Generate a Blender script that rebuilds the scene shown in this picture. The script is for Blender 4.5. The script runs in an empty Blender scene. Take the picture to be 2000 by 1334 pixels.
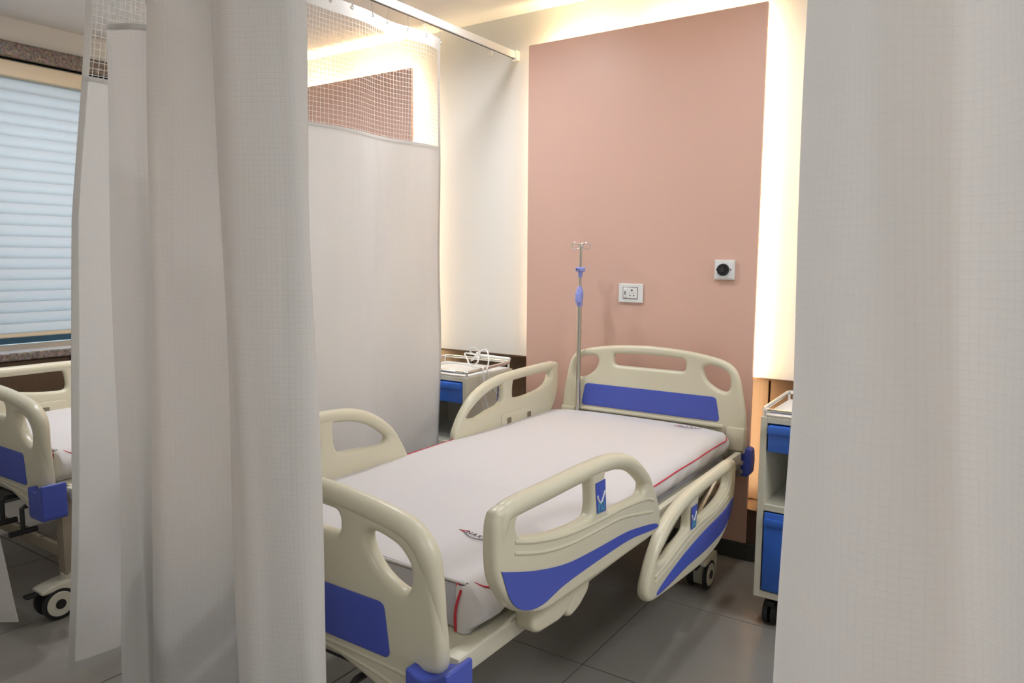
import bpy, bmesh, math, random
from mathutils import Vector, Matrix
random.seed(7)
PI = math.pi
scene = bpy.context.scene
C = scene.collection

# ---------------------------------------------------------------- camera
cam_d = bpy.data.cameras.new('camera')
cam_d.sensor_width = 36.0
cam_d.lens = 36.0 * 1434.1 / 2000.0
cam_d.clip_start = 0.02
cam = bpy.data.objects.new('camera', cam_d); C.objects.link(cam)
yaw, pitch, roll = -0.594, 0.111, 0.006
fw = Vector((math.sin(yaw)*math.cos(pitch), math.cos(yaw)*math.cos(pitch), -math.sin(pitch)))
rt = Vector((math.cos(yaw), -math.sin(yaw), 0))
up = rt.cross(fw)
rt, up = rt*math.cos(roll)+up*math.sin(roll), up*math.cos(roll)-rt*math.sin(roll)
M = Matrix((rt, up, -fw)).transposed().to_4x4()
M.translation = Vector((1.802, -3.337, 1.385))
cam.matrix_world = M
scene.camera = cam

# ---------------------------------------------------------------- world, lights, exposure
w = bpy.data.worlds.new('World'); scene.world = w; w.use_nodes = True
bg = w.node_tree.nodes['Background']
bg.inputs[0].default_value = (0.78, 0.87, 1.0, 1)
bg.inputs[1].default_value = 1.6
scene.view_settings.view_transform = 'Standard'
scene.view_settings.look = 'None'
scene.view_settings.gamma = 1
scene.view_settings.use_curve_mapping = False
scene.view_settings.exposure = 0.17

def area_light(name, loc, size, power, color, rot=(0, 0, 0), spread=PI, shape='DISK', size_y=None):
    d = bpy.data.lights.new(name, 'AREA'); d.shape = shape; d.size = size
    if size_y: d.size_y = size_y
    d.energy = power; d.color = color; d.spread = spread
    o = bpy.data.objects.new(name, d); C.objects.link(o)
    o.location = loc; o.rotation_euler = rot
    return o
COOL = (0.96, 0.98, 1.03)
DAY = (0.80, 0.90, 1.0)
CEIL = 2.69
DOWN_AND_FILL_LIGHTS = [(-0.36, -0.85, 10.5), (0.95, -0.80, 6.5), (-1.5, -1.9, 6), (-1.75, -1.25, 14)]  # first follows the track shadow; others added to brighten panels and curtains
for x, y, p in DOWN_AND_FILL_LIGHTS:
    area_light('down_and_fill_light', (x, y, CEIL-0.012), 0.15, p, COOL, spread=math.radians(168))
# broad fill lights added over aisle and next bay, lifting floor and curtains
area_light('fill_light', (2.5, -4.1, CEIL-0.02), 1.2, 20, COOL, shape='RECTANGLE', size_y=1.2)
area_light('fill_light', (3.1, -1.5, CEIL-0.02), 1.0, 36, COOL, shape='RECTANGLE', size_y=1.0)

# ---------------------------------------------------------------- materials
def new_mat(name):
    m = bpy.data.materials.new(name); m.use_nodes = True
    return m, m.node_tree.nodes, m.node_tree.links, m.node_tree.nodes['Principled BSDF']
def mat(name, col, rough=0.5, metal=0.0, noise=0.0, nscale=8.0, bump=0.0, bscale=60.0, spec=0.5, coat=0.0):
    m, N, L, b = new_mat(name)
    b.inputs['Base Color'].default_value = (*col, 1)
    b.inputs['Roughness'].default_value = rough
    b.inputs['Metallic'].default_value = metal
    b.inputs['Specular IOR Level'].default_value = spec
    if coat: b.inputs['Coat Weight'].default_value = coat
    tc = N.new('ShaderNodeTexCoord')
    if noise:
        n = N.new('ShaderNodeTexNoise'); n.inputs['Scale'].default_value = nscale; n.inputs['Detail'].default_value = 4
        L.new(tc.outputs['Object'], n.inputs['Vector'])
        mx = N.new('ShaderNodeMix'); mx.data_type = 'RGBA'
        mx.inputs['A'].default_value = (*[max(0, c*(1-noise)) for c in col], 1)
        mx.inputs['B'].default_value = (*[min(1, c*(1+noise)) for c in col], 1)
        L.new(n.outputs['Fac'], mx.inputs['Factor']); L.new(mx.outputs['Result'], b.inputs['Base Color'])
    if bump:
        n2 = N.new('ShaderNodeTexNoise'); n2.inputs['Scale'].default_value = bscale; n2.inputs['Detail'].default_value = 3
        L.new(tc.outputs['Object'], n2.inputs['Vector'])
        bp = N.new('ShaderNodeBump'); bp.inputs['Strength'].default_value = bump; bp.inputs['Distance'].default_value = 0.01
        L.new(n2.outputs['Fac'], bp.inputs['Height']); L.new(bp.outputs['Normal'], b.inputs['Normal'])
    return m
def emis(name, col, strength):
    m, N, L, b = new_mat(name)
    b.inputs['Base Color'].default_value = (*col, 1)
    b.inputs['Emission Color'].default_value = (*col, 1)
    b.inputs['Emission Strength'].default_value = strength
    return m
def fabric(name, col, cell=0.0095, transl=0.42, bump=0.35):
    m, N, L, b = new_mat(name)
    N.remove(b)
    out = N['Material Output']
    uv = N.new('ShaderNodeUVMap'); sep = N.new('ShaderNodeSeparateXYZ'); L.new(uv.outputs[0], sep.inputs[0])
    hs = []
    for k in (0, 1):
        a = N.new('ShaderNodeMath'); a.operation = 'MULTIPLY'; a.inputs[1].default_value = PI/cell; L.new(sep.outputs[k], a.inputs[0])
        s = N.new('ShaderNodeMath'); s.operation = 'SINE'; L.new(a.outputs[0], s.inputs[0])
        ab = N.new('ShaderNodeMath'); ab.operation = 'ABSOLUTE'; L.new(s.outputs[0], ab.inputs[0])
        hs.append(ab)
    mn = N.new('ShaderNodeMath'); mn.operation = 'MINIMUM'; L.new(hs[0].outputs[0], mn.inputs[0]); L.new(hs[1].outputs[0], mn.inputs[1])
    mr = N.new('ShaderNodeMapRange'); mr.inputs[1].default_value = 0.0; mr.inputs[2].default_value = 0.45; L.new(mn.outputs[0], mr.inputs[0])
    bp = N.new('ShaderNodeBump'); bp.inputs['Strength'].default_value = bump; bp.inputs['Distance'].default_value = 0.002
    L.new(mr.outputs[0], bp.inputs['Height'])
    mx = N.new('ShaderNodeMix'); mx.data_type = 'RGBA'
    mx.inputs['A'].default_value = (*[c*0.98 for c in col], 1); mx.inputs['B'].default_value = (*col, 1)
    L.new(mr.outputs[0], mx.inputs['Factor'])
    d = N.new('ShaderNodeBsdfDiffuse'); t = N.new('ShaderNodeBsdfTranslucent')
    for q in (d, t):
        L.new(mx.outputs['Result'], q.inputs['Color']); L.new(bp.outputs['Normal'], q.inputs['Normal'])
    ms = N.new('ShaderNodeMixShader'); ms.inputs[0].default_value = transl
    L.new(d.outputs[0], ms.inputs[1]); L.new(t.outputs[0], ms.inputs[2]); L.new(ms.outputs[0], out.inputs['Surface'])
    return m

M_WALL = mat('wall_paint', (0.80, 0.79, 0.75), 0.55, noise=0.02, nscale=3)
M_CEIL = mat('ceiling_paint', (0.82, 0.80, 0.76), 0.7, noise=0.02, nscale=2)
M_PINK = mat('pink_laminate', (0.70, 0.45, 0.36), 0.42, noise=0.02, nscale=2, spec=0.4)
M_BASEB = mat('dark_skirting', (0.045, 0.045, 0.04), 0.4)
M_CREAM = mat('cream_plastic', (0.69, 0.645, 0.485), 0.33, noise=0.015, nscale=5)
M_CREAMM = mat('cream_steel', (0.66, 0.63, 0.50), 0.4, noise=0.02, nscale=9)
M_BLUE = mat('blue_plastic', (0.068, 0.102, 0.47), 0.35)
M_TBLUE = mat('drawer_blue', (0.04, 0.15, 0.60), 0.35)
M_LILAC = mat('lilac_blue_plastic', (0.30, 0.34, 0.74), 0.3)
M_CHROME = mat('chrome', (0.80, 0.80, 0.78), 0.12, metal=1.0)
M_STEEL = mat('brushed_steel', (0.55, 0.53, 0.48), 0.28, metal=1.0)
M_ALU = mat('white_aluminium', (0.84, 0.84, 0.82), 0.3)
M_RED = mat('red_piping', (0.55, 0.03, 0.05), 0.6)
M_BLACK = mat('black_rubber', (0.012, 0.012, 0.012), 0.5)
M_DARK = mat('dark_steel', (0.03, 0.03, 0.03), 0.45)
M_WHITEP = mat('white_plastic', (0.80, 0.80, 0.77), 0.35)
M_INK = mat('printed_ink', (0.03, 0.02, 0.03), 0.7)
M_LEG = mat('shaded_beige_leg_steel', (0.36, 0.30, 0.22), 0.45, noise=0.03, nscale=12)  # beige leg paint darkened to carry the shade under the bed
M_GROUT = mat('grout', (0.03, 0.026, 0.022), 0.9)
M_NET = None

def wood_mat(name, c1, c2, vertical=True):
    m, N, L, b = new_mat(name)
    tc = N.new('ShaderNodeTexCoord'); mp = N.new('ShaderNodeMapping')
    mp.inputs['Scale'].default_value = (28, 28, 1.5) if vertical else (1.5, 28, 28)
    n = N.new('ShaderNodeTexNoise'); n.inputs['Scale'].default_value = 2.0; n.inputs['Detail'].default_value = 6
    L.new(tc.outputs['Object'], mp.inputs[0]); L.new(mp.outputs[0], n.inputs['Vector'])
    mx = N.new('ShaderNodeMix'); mx.data_type = 'RGBA'
    mx.inputs['A'].default_value = (*c1, 1); mx.inputs['B'].default_value = (*c2, 1)
    L.new(n.outputs['Fac'], mx.inputs['Factor']); L.new(mx.outputs['Result'], b.inputs['Base Color'])
    b.inputs['Roughness'].default_value = 0.45
    return m
M_WOOD = wood_mat('brown_veneer', (0.085, 0.05, 0.028), (0.125, 0.075, 0.043))
M_WOODD = wood_mat('dark_veneer', (0.10, 0.055, 0.035), (0.15, 0.085, 0.05))

def granite_mat():
    m, N, L, b = new_mat('speckled_granite')
    tc = N.new('ShaderNodeTexCoord')
    v = N.new('ShaderNodeTexVoronoi'); v.inputs['Scale'].default_value = 140
    n = N.new('ShaderNodeTexNoise'); n.inputs['Scale'].default_value = 70; n.inputs['Detail'].default_value = 5
    L.new(tc.outputs['Object'], v.inputs['Vector']); L.new(tc.outputs['Object'], n.inputs['Vector'])
    cr = N.new('ShaderNodeValToRGB'); e = cr.color_ramp.elements
    e[0].position = 0.3; e[0].color = (0.10, 0.075, 0.06, 1); e[1].position = 0.68; e[1].color = (0.42, 0.34, 0.29, 1)
    L.new(n.outputs['Fac'], cr.inputs[0])
    mx = N.new('ShaderNodeMix'); mx.data_type = 'RGBA'; mx.blend_type = 'MULTIPLY'; mx.inputs['Factor'].default_value = 0.4
    L.new(cr.outputs[0], mx.inputs['A']); L.new(v.outputs['Color'], mx.inputs['B']); L.new(mx.outputs['Result'], b.inputs['Base Color'])
    b.inputs['Roughness'].default_value = 0.3
    return m
M_GRANITE = granite_mat()
M_MARBLE = mat('pale_marble', (0.50, 0.54, 0.58), 0.15, noise=0.1, nscale=6)

def tile_mat():
    m, N, L, b = new_mat('grey_floor_tile')
    tc = N.new('ShaderNodeTexCoord'); n = N.new('ShaderNodeTexNoise'); n.inputs['Scale'].default_value = 5; n.inputs['Detail'].default_value = 6
    L.new(tc.outputs['Object'], n.inputs['Vector'])
    mx = N.new('ShaderNodeMix'); mx.data_type = 'RGBA'
    mx.inputs['A'].default_value = (0.25, 0.235, 0.205, 1); mx.inputs['B'].default_value = (0.32, 0.30, 0.265, 1)
    L.new(n.outputs['Fac'], mx.inputs['Factor']); L.new(mx.outputs['Result'], b.inputs['Base Color'])
    mr = N.new('ShaderNodeMapRange'); mr.inputs[3].default_value = 0.17; mr.inputs[4].default_value = 0.25
    L.new(n.outputs['Fac'], mr.inputs[0]); L.new(mr.outputs[0], b.inputs['Roughness'])
    b.inputs['Specular IOR Level'].default_value = 0.6
    return m
M_TILE = tile_mat()
M_LED = emis('warm_led', (1.0, 0.79, 0.46), 40.0)
M_LED3 = emis('warm_led_top', (1.0, 0.79, 0.46), 115.0)
M_LED2 = emis('warm_led_dim', (1.0, 0.79, 0.46), 9.0)
M_CURT = fabric('waffle_curtain_cloth', (0.82, 0.80, 0.765), bump=0.17)
M_HEM = fabric('curtain_hem_cloth', (0.80, 0.78, 0.74), transl=0.32, bump=0.1)
M_NET = fabric('curtain_net_thread', (0.86, 0.84, 0.78), transl=0.4, bump=0.0)
M_SHEET = mat('white_bed_sheet', (0.69, 0.665, 0.665), 0.85, bump=0.10, bscale=9)
M_MATT = mat('lilac_grey_mattress_cloth', (0.52, 0.51, 0.58), 0.8)
M_BLIND = fabric('blind_cloth', (0.84, 0.86, 0.87), transl=0.5, bump=0.0)
M_VAL = mat('beige_blind_box', (0.72, 0.60, 0.42), 0.5)
M_LAMP = emis('lamp_diffuser', (1.0, 0.95, 0.88), 6.0)
def glass_mat():
    m, N, L, b = new_mat('window_glass')
    b.inputs['Base Color'].default_value = (0.75, 0.9, 0.92, 1); b.inputs['Roughness'].default_value = 0.02
    b.inputs['Transmission Weight'].default_value = 1.0; b.inputs['IOR'].default_value = 1.1
    return m
M_GLASS = glass_mat()
M_OUT = mat('outside_ground', (0.03, 0.055, 0.07), 0.8, noise=0.3, nscale=2)

# ---------------------------------------------------------------- helpers
def link_mesh(name, me, m, parent=None, smooth=False):
    if m is not None and not me.materials: me.materials.append(m)
    if smooth:
        for p in me.polygons: p.use_smooth = True
        try: me.set_sharp_from_angle(angle=math.radians(38))
        except Exception: pass
    o = bpy.data.objects.new(name, me); C.objects.link(o)
    if parent is not None: o.parent = parent
    return o
def root_loc(p):
    while p is not None and p.parent is not None: p = p.parent
    return Vector(p.location) if p is not None else Vector((0, 0, 0))
def obj(name, bm, m, parent=None, smooth=False, fix=True):
    me = bpy.data.meshes.new(name)
    if fix: bmesh.ops.recalc_face_normals(bm, faces=bm.faces)
    bm.to_mesh(me); bm.free()
    if parent is not None: me.transform(Matrix.Translation(-root_loc(parent)))
    return link_mesh(name, me, m, parent, smooth)
def tag(o, label=None, cat=None, group=None, kind=None):
    if label: o['label'] = label
    if cat: o['category'] = cat
    if group: o['group'] = group
    if kind: o['kind'] = kind
    return o
def thing(name, loc, label, cat, group=None):
    o = bpy.data.objects.new(name, None); C.objects.link(o); o.location = loc; o.empty_display_size = 0.1
    return tag(o, label, cat, group)
def struct(name, bm, m, parent=None, smooth=False, **k):
    o = obj(name, bm, m, parent, smooth); o['kind'] = 'structure'; return o
def copy_tree(o, parent=None):
    c = o.copy(); C.objects.link(c)
    if parent is not None: c.parent = parent
    for ch in list(o.children): copy_tree(ch, c)
    return c

def box(bm, x0, x1, y0, y1, z0, z1, bev=0.0, seg=2):
    r = bmesh.ops.create_cube(bm, size=1)
    vs = r['verts']
    for v in vs:
        v.co = Vector(((x0+x1)/2+v.co.x*(x1-x0), (y0+y1)/2+v.co.y*(y1-y0), (z0+z1)/2+v.co.z*(z1-z0)))
    if bev > 0:
        es = {e for v in vs for e in v.link_edges}
        bmesh.ops.bevel(bm, geom=list(es), offset=bev, segments=seg, profile=0.5, affect='EDGES')
    return bm
def newbox(*a, **k):
    bm = bmesh.new(); box(bm, *a, **k); return bm
def catmull(P, n=8, closed=False):
    P = [Vector(p) for p in P]; out = []
    N = len(P); rng = range(N if closed else N-1)
    for i in rng:
        if closed: p0, p1, p2, p3 = P[(i-1) % N], P[i], P[(i+1) % N], P[(i+2) % N]
        else: p0, p1, p2, p3 = P[max(i-1, 0)], P[i], P[i+1], P[min(i+2, N-1)]
        for k in range(n):
            t = k/n
            out.append(0.5*((2*p1)+(-p0+p2)*t+(2*p0-5*p1+4*p2-p3)*t*t+(-p0+3*p1-3*p2+p3)*t**3))
    if not closed: out.append(P[-1].copy())
    return out
def tube(bm, pts, r, seg=10, closed=False, caps=True, radii=None):
    pts = [Vector(p) for p in pts]; n = len(pts); rings = []
    prev = None
    for i, p in enumerate(pts):
        a = pts[(i-1) % n] if (closed or i > 0) else p
        b = pts[(i+1) % n] if (closed or i < n-1) else p
        t = (b-a).normalized()
        if prev is None:
            ref = Vector((0, 0, 1)) if abs(t.z) < 0.9 else Vector((1, 0, 0))
            u = t.cross(ref).normalized()
        else:
            u = (prev - t*prev.dot(t)).normalized()
        prev = u; v = t.cross(u)
        rr = radii[i] if radii else r
        rings.append([bm.verts.new(p + (u*math.cos(2*PI*k/seg)+v*math.sin(2*PI*k/seg))*rr) for k in range(seg)])
    m = n if closed else n-1
    for i in range(m):
        A, B = rings[i], rings[(i+1) % n]
        for k in range(seg):
            bm.faces.new((A[k], A[(k+1) % seg], B[(k+1) % seg], B[k]))
    if caps and not closed:
        bm.faces.new(list(reversed(rings[0]))); bm.faces.new(rings[-1])
    return bm
def cyl(bm, a, b, r, seg=20, r2=None):
    return tube(bm, [a, b], r, seg, radii=[r, r if r2 is None else r2])
def arc_round(pts, r, n=5):
    """closed polygon with rounded corners"""
    P = [Vector(p) for p in pts]; out = []; N = len(P)
    for i in range(N):
        a, b, c = P[i-1], P[i], P[(i+1) % N]
        d1, d2 = (a-b), (c-b)
        rr = min(r, d1.length*0.45, d2.length*0.45)
        s, e = b+d1.normalized()*rr, b+d2.normalized()*rr
        for k in range(n+1):
            t = k/n
            out.append(s*(1-t)**2+b*2*t*(1-t)+e*t*t)
    return out
def plate(name, outline, holes, thick, bev, axis, pos, m, parent, seg=3):
    """slab with holes and rounded edges; axis 'x': outline is (y,z) at x=pos, axis 'y': outline is (x,z) at y=pos"""
    cu = bpy.data.curves.new('tmp', 'CURVE'); cu.dimensions = '2D'; cu.fill_mode = 'BOTH'
    for ring in [outline]+list(holes):
        sp = cu.splines.new('POLY'); sp.points.add(len(ring)-1)
        for q, p in zip(sp.points, ring): q.co = (p[0], p[1], 0, 1)
        sp.use_cyclic_u = True
    cu.extrude = max(thick/2-bev, 0.0001); cu.bevel_depth = bev; cu.bevel_resolution = seg; cu.offset = -bev
    t = bpy.data.objects.new('tmp', cu); C.objects.link(t)
    dg = bpy.context.evaluated_depsgraph_get(); dg.update()
    me = bpy.data.meshes.new_from_object(t.evaluated_get(dg))
    bpy.data.objects.remove(t); bpy.data.curves.remove(cu)
    for v in me.vertices:
        a, b, c = v.co
        v.co = (pos+c, a, b) if axis == 'x' else (a, pos-c, b)
    bm = bmesh.new(); bm.from_mesh(me); bmesh.ops.remove_doubles(bm, verts=bm.verts, dist=1e-5)
    bmesh.ops.recalc_face_normals(bm, faces=bm.faces); bm.to_mesh(me); bm.free()
    me.materials.clear(); me.name = name
    if parent is not None: me.transform(Matrix.Translation(-root_loc(parent)))
    return link_mesh(name, me, m, parent, True)

# ================================================================= THE ROOM
XL, XRW, YF, WY = -2.85, 4.2, -6.0, 0.08
floor = struct('floor', newbox(XL-0.1, XRW+0.1, YF-0.1, 0.3, -0.06, -0.004), M_GROUT)
TS, G = 0.622, 0.0022
meshes = {}
ix0 = math.floor((XL-0.668)/TS); ix1 = math.ceil((XRW-0.668)/TS)
iy0 = math.floor((-4.2+1.213)/TS); iy1 = 2
for i in range(ix0, ix1):
    for j in range(iy0, iy1+1):
        x0, y0 = 0.668+i*TS, -1.213+j*TS
        xa, xb = max(x0, XL), min(x0+TS, XRW); ya, yb = y0, min(y0+TS, 0.25)
        if xb-xa < 0.02 or yb-ya < 0.02: continue
        key = (round(xb-xa, 3), round(yb-ya, 3))
        if key not in meshes:
            bm = newbox(G, key[0]-G, G, key[1]-G, -0.004, 0.0, bev=0.0006, seg=1)
            me = bpy.data.meshes.new('tile'); bm.to_mesh(me); bm.free(); me.materials.append(M_TILE); meshes[key] = me
        o = bpy.data.objects.new('tile', meshes[key]); C.objects.link(o); o.location = (xa, ya, random.uniform(-0.0003, 0)); o.parent = floor
# the floor behind the camera, too far round to show single tiles
bm = newbox(XL, XRW, YF, -1.213+iy0*TS-G, -0.004, 0.0)
o = obj('tile_field', bm, M_TILE, floor); o['kind'] = 'stuff'

struct('ceiling', newbox(XL-0.1, XRW+0.1, YF-0.1, 0.3, CEIL, CEIL+0.08), M_CEIL)
bm = bmesh.new(); box(bm, XL-0.1, XRW+0.1, WY, 0.3, 0.85, CEIL)
wb = struct('wall_back', bm, M_WALL)
struct('trim_1', newbox(XL, XRW, WY-0.012, WY+0.10, 0.843, 0.851), M_WOOD)          # thin edge under the white wall
struct('wall_right', newbox(XRW, XRW+0.1, YF, 0.3, 0, CEIL), M_WALL)
struct('wall_front', newbox(XL-0.1, XRW+0.1, YF-0.1, YF, 0, CEIL), M_WALL)
# recessed brown wainscot below the white wall
wr = struct('wall_recess', newbox(XL, XRW, 0.19, 0.3, 0, 0.85), M_WOODD)
edges = [XL, -2.41, -1.15, -0.85, -0.60, -0.33, 0.9, 1.16, 1.55, 2.1, 2.7, 3.3, XRW]
for a, b in zip(edges[:-1], edges[1:]):
    obj('panel', newbox(a+0.004, b-0.004, 0.165, 0.19, 0.245, 0.842, bev=0.002, seg=1), M_WOOD, wr)
pl = struct('trim_2', newbox(XL, XRW, 0.012, 0.19, 0.0, 0.232), M_WOODD)
obj('ledge', newbox(XL, 0.905, 0.006, 0.19, 0.2325, 0.242, bev=0.002), M_WOOD, pl)
obj('ledge', newbox(0.909, XRW, 0.006, 0.19, 0.2325, 0.242, bev=0.002), M_WOOD, pl)
# dark skirting
struct('baseboard_back', newbox(XL, XRW, -0.006, 0.012, 0.0, 0.079, bev=0.002), M_BASEB)

# left wall with its window
Y0W, Y1W, ZB, ZT = -2.75, -0.45, 0.845, 2.475
bm = bmesh.new()
box(bm, XL-0.2, XL, YF, Y0W, 0, CEIL); box(bm, XL-0.2, XL, Y1W, 0.3, 0, CEIL)
box(bm, XL-0.2, XL, Y0W, Y1W, ZT, CEIL); box(bm, XL-0.2, XL, Y0W, Y1W, 0, ZB-0.05)
struct('wall_left', bm, M_WALL)
win = struct('window_1', newbox(XL-0.18, XL-0.14, Y0W, Y0W+0.05, ZB, ZT), M_STEEL)
for a, b in ((Y1W-0.05, Y1W), (-1.64, -1.59)):
    obj('mullion', newbox(XL-0.18, XL-0.14, a, b, ZB, ZT), M_STEEL, win)
obj('frame_rail', newbox(XL-0.18, XL-0.14, Y0W, Y1W, ZB, ZB+0.03), M_STEEL, win)
obj('frame_rail', newbox(XL-0.18, XL-0.14, Y0W, Y1W, ZT-0.04, ZT), M_STEEL, win)
obj('pane', newbox(XL-0.163, XL-0.157, Y0W+0.05, -1.64, ZB+0.03, ZT-0.04), M_GLASS, win)
obj('pane', newbox(XL-0.163, XL-0.157, -1.59, Y1W-0.05, ZB+0.03, ZT-0.04), M_GLASS, win)
st = struct('trim_3', newbox(XL-0.05, XL+0.035, Y0W-0.1, Y1W+0.1, ZT, ZT+0.085, bev=0.012, seg=3), M_GRANITE)
sl = struct('trim_4', newbox(XL-0.19, XL+0.012, Y0W, Y1W, ZB-0.045, ZB, bev=0.003), M_MARBLE)
obj('front_edge', newbox(XL+0.013, XL+0.045, Y0W-0.1, Y1W+0.1, ZB-0.045, ZB+0.001, bev=0.006), M_GRANITE, sl)
ww = struct('trim_5', newbox(XL, XL+0.014, Y0W-0.2, Y1W+0.4, 0.08, ZB-0.046), M_WOODD)
for k in range(5):
    a = Y0W-0.2+k*0.58; b = min(a+0.58, Y1W+0.4)
    obj('panel', newbox(XL+0.0145, XL+0.026, a+0.004, b-0.004, 0.085, ZB-0.05, bev=0.002, seg=1), M_WOOD, ww)
struct('baseboard_left', newbox(XL, XL+0.03, YF, -0.01, 0, 0.079), M_BASEB)
struct('added_wall_outside', newbox(-6.3, -6.1, -8, 6, -0.4, 1.0), M_OUT)  # low wall added outside to hide bright sky under the blind
og = struct('ground_outside', newbox(-14, XL-0.25, -8, 6, -0.5, -0.4), M_OUT)

# pleated blind in the window
bl = thing('window_blind', (XL-0.03, -1.6, 0.92), 'pale pleated blind drawn down over the window of the left wall', 'blind')
obj('head_box', newbox(XL-0.07, XL+0.005, Y0W+0.01, Y1W-0.01, 2.375, 2.462, bev=0.008), M_VAL, bl)
nsl = 23; ph = (2.38-0.955)/nsl
for k in range(nsl):
    z0 = 0.955+k*ph
    bm = bmesh.new(); rows = []
    for t in range(7):
        f = t/6; z = z0-0.014+f*(ph+0.012)
        x = XL-0.050+0.020*math.sin(f*PI)**0.7+(0.012*(1-f))
        rows.append([bm.verts.new((x, y, z)) for y in (Y0W+0.015, -1.6, Y1W-0.015)])
    for r in range(6):
        for c in range(2): bm.faces.new((rows[r][c], rows[r][c+1], rows[r+1][c+1], rows[r+1][c]))
    uvl = bm.loops.layers.uv.new('UVMap')
    obj('slat', bm, M_BLIND, bl, smooth=True)
obj('bottom_rail', newbox(XL-0.055, XL-0.03, Y0W+0.015, Y1W-0.015, 0.925, 0.957, bev=0.006), M_VAL, bl)

# ================================================================= BACKLIT PINK WALL PANELS
def pink_panel(x0, label):
    x1 = x0+1.22
    t = thing('wall_panel', (x0+0.61, 0.0, 0.079), label, 'wall panel', 'salmon panels with light strips behind them')
    obj('board', newbox(x0, x1, 0.0, 0.018, 0.080, 2.494, bev=0.001, seg=1), M_PINK, t)
    obj('carrier', newbox(x0+0.07, x1-0.07, 0.0185, 0.079, 0.9, 2.42), M_WHITEP, t)
    for a, b, c, d in ((x1-0.066, x1-0.052, 0.26, 2.40), (x0+0.052, x0+0.066, 0.90, 2.40)):
        obj('light_strip', newbox(a, b, 0.034, 0.050, c, d), M_LED if a > x0+0.5 else M_LED2, t)
    obj('light_strip', newbox(x0+0.12, x0+0.50, 0.034, 0.050, 2.424, 2.438), M_LED3, t)
    obj('light_strip', newbox(x0+0.62, x1-0.06, 0.034, 0.050, 2.424, 2.438), M_LED3, t)
    return t
pink_panel(-0.357, 'salmon pink backlit wall panel behind the bed with the intravenous pole')
pink_panel(-2.393, 'salmon backlit wall panel seen through the net of the divider curtain')

# sockets on the panel
so = thing('power_socket', (0.257, 0.0, 1.18), 'white framed power socket on the pink panel', 'socket')
obj('frame', newbox(0.193, 0.322, -0.010, 0.0, 1.178, 1.271, bev=0.003), M_WHITEP, so)
obj('insert', newbox(0.219, 0.294, -0.0135, -0.0095, 1.198, 1.252, bev=0.002), M_WHITEP, so)
gap = bmesh.new()
for a, b, c, d in ((0.217, 0.219, 1.196, 1.254), (0.294, 0.296, 1.196, 1.254), (0.217, 0.296, 1.196, 1.198), (0.217, 0.296, 1.252, 1.254)): box(gap, a, b, -0.0108, -0.0098, c, d)
obj('groove', gap, M_DARK, so)
obj('switch', newbox(0.2225, 0.240, -0.0165, -0.0133, 1.204, 1.246, bev=0.001), M_WHITEP, so)
obj('switch_mark', newbox(0.229, 0.2335, -0.0175, -0.0164, 1.217, 1.234), M_DARK, so)
pins = bmesh.new()
for x, z, r in ((0.266, 1.238, 0.0045), (0.256, 1.226, 0.002), (0.277, 1.226, 0.002), (0.2565, 1.213, 0.003), (0.2765, 1.213, 0.003)):
    cyl(pins, (x, -0.0143, z), (x, -0.013, z), r, 12)
obj('pin_hole', pins, M_DARK, so)
gs = thing('gas_outlet', (0.722, 0.0, 1.30), 'white square outlet with a round black dial near the lit edge of the panel', 'wall outlet')
obj('plate', newbox(0.676, 0.768, -0.016, 0.0, 1.300, 1.390, bev=0.003), M_WHITEP, gs)
obj('face', newbox(0.683, 0.761, -0.0185, -0.0155, 1.306, 1.380, bev=0.002), M_ALU, gs)
bm = bmesh.new(); cyl(bm, (0.718, -0.030, 1.345), (0.718, -0.018, 1.345), 0.0265, 32, 0.028)
obj('dial', bm, M_BLACK, gs, True)
bm = bmesh.new(); cyl(bm, (0.718, -0.034, 1.345), (0.718, -0.0295, 1.345), 0.012, 24)
obj('dial_centre', bm, M_DARK, gs, True)
for xx in (0.752, 0.687):
    bm = bmesh.new(); cyl(bm, (xx, -0.0195, 1.346), (xx, -0.018, 1.346), 0.003, 12)
    obj('mark', bm, M_DARK, gs)

# ================================================================= CURTAIN TRACKS AND CEILING LIGHTS
tr = thing('curtain_track', (-0.484, 0.06, 2.458), 'white aluminium curtain track fixed to the wall left of the pink panel', 'curtain track')
obj('rail', newbox(-0.496, -0.472, -2.44, 0.066, 2.458, 2.494, bev=0.002), M_ALU, tr)
obj('slot', newbox(-0.4875, -0.4805, -2.43, 0.05, 2.4565, 2.4585), M_DARK, tr)
obj('wall_bracket', newbox(-0.503, -0.465, 0.045, WY, 2.450, 2.500, bev=0.003), M_ALU, tr)
for y in (-0.155, -0.185):
    bm = bmesh.new(); tube(bm, catmull([(-0.484, y, 2.458), (-0.484, y, 2.435), (-0.484, y+0.008, 2.425), (-0.484, y+0.002, 2.415)], 4), 0.0013, 6)
    obj('hook', bm, M_STEEL, tr, True)
tr2 = thing('curtain_track', (0.2, -2.44, 2.458), 'white aluminium curtain track crossing the foot of the beds', 'curtain track')
obj('rail', newbox(-2.8, 4.1, -2.456, -2.442, 2.458, 2.494, bev=0.002), M_ALU, tr2)
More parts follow.
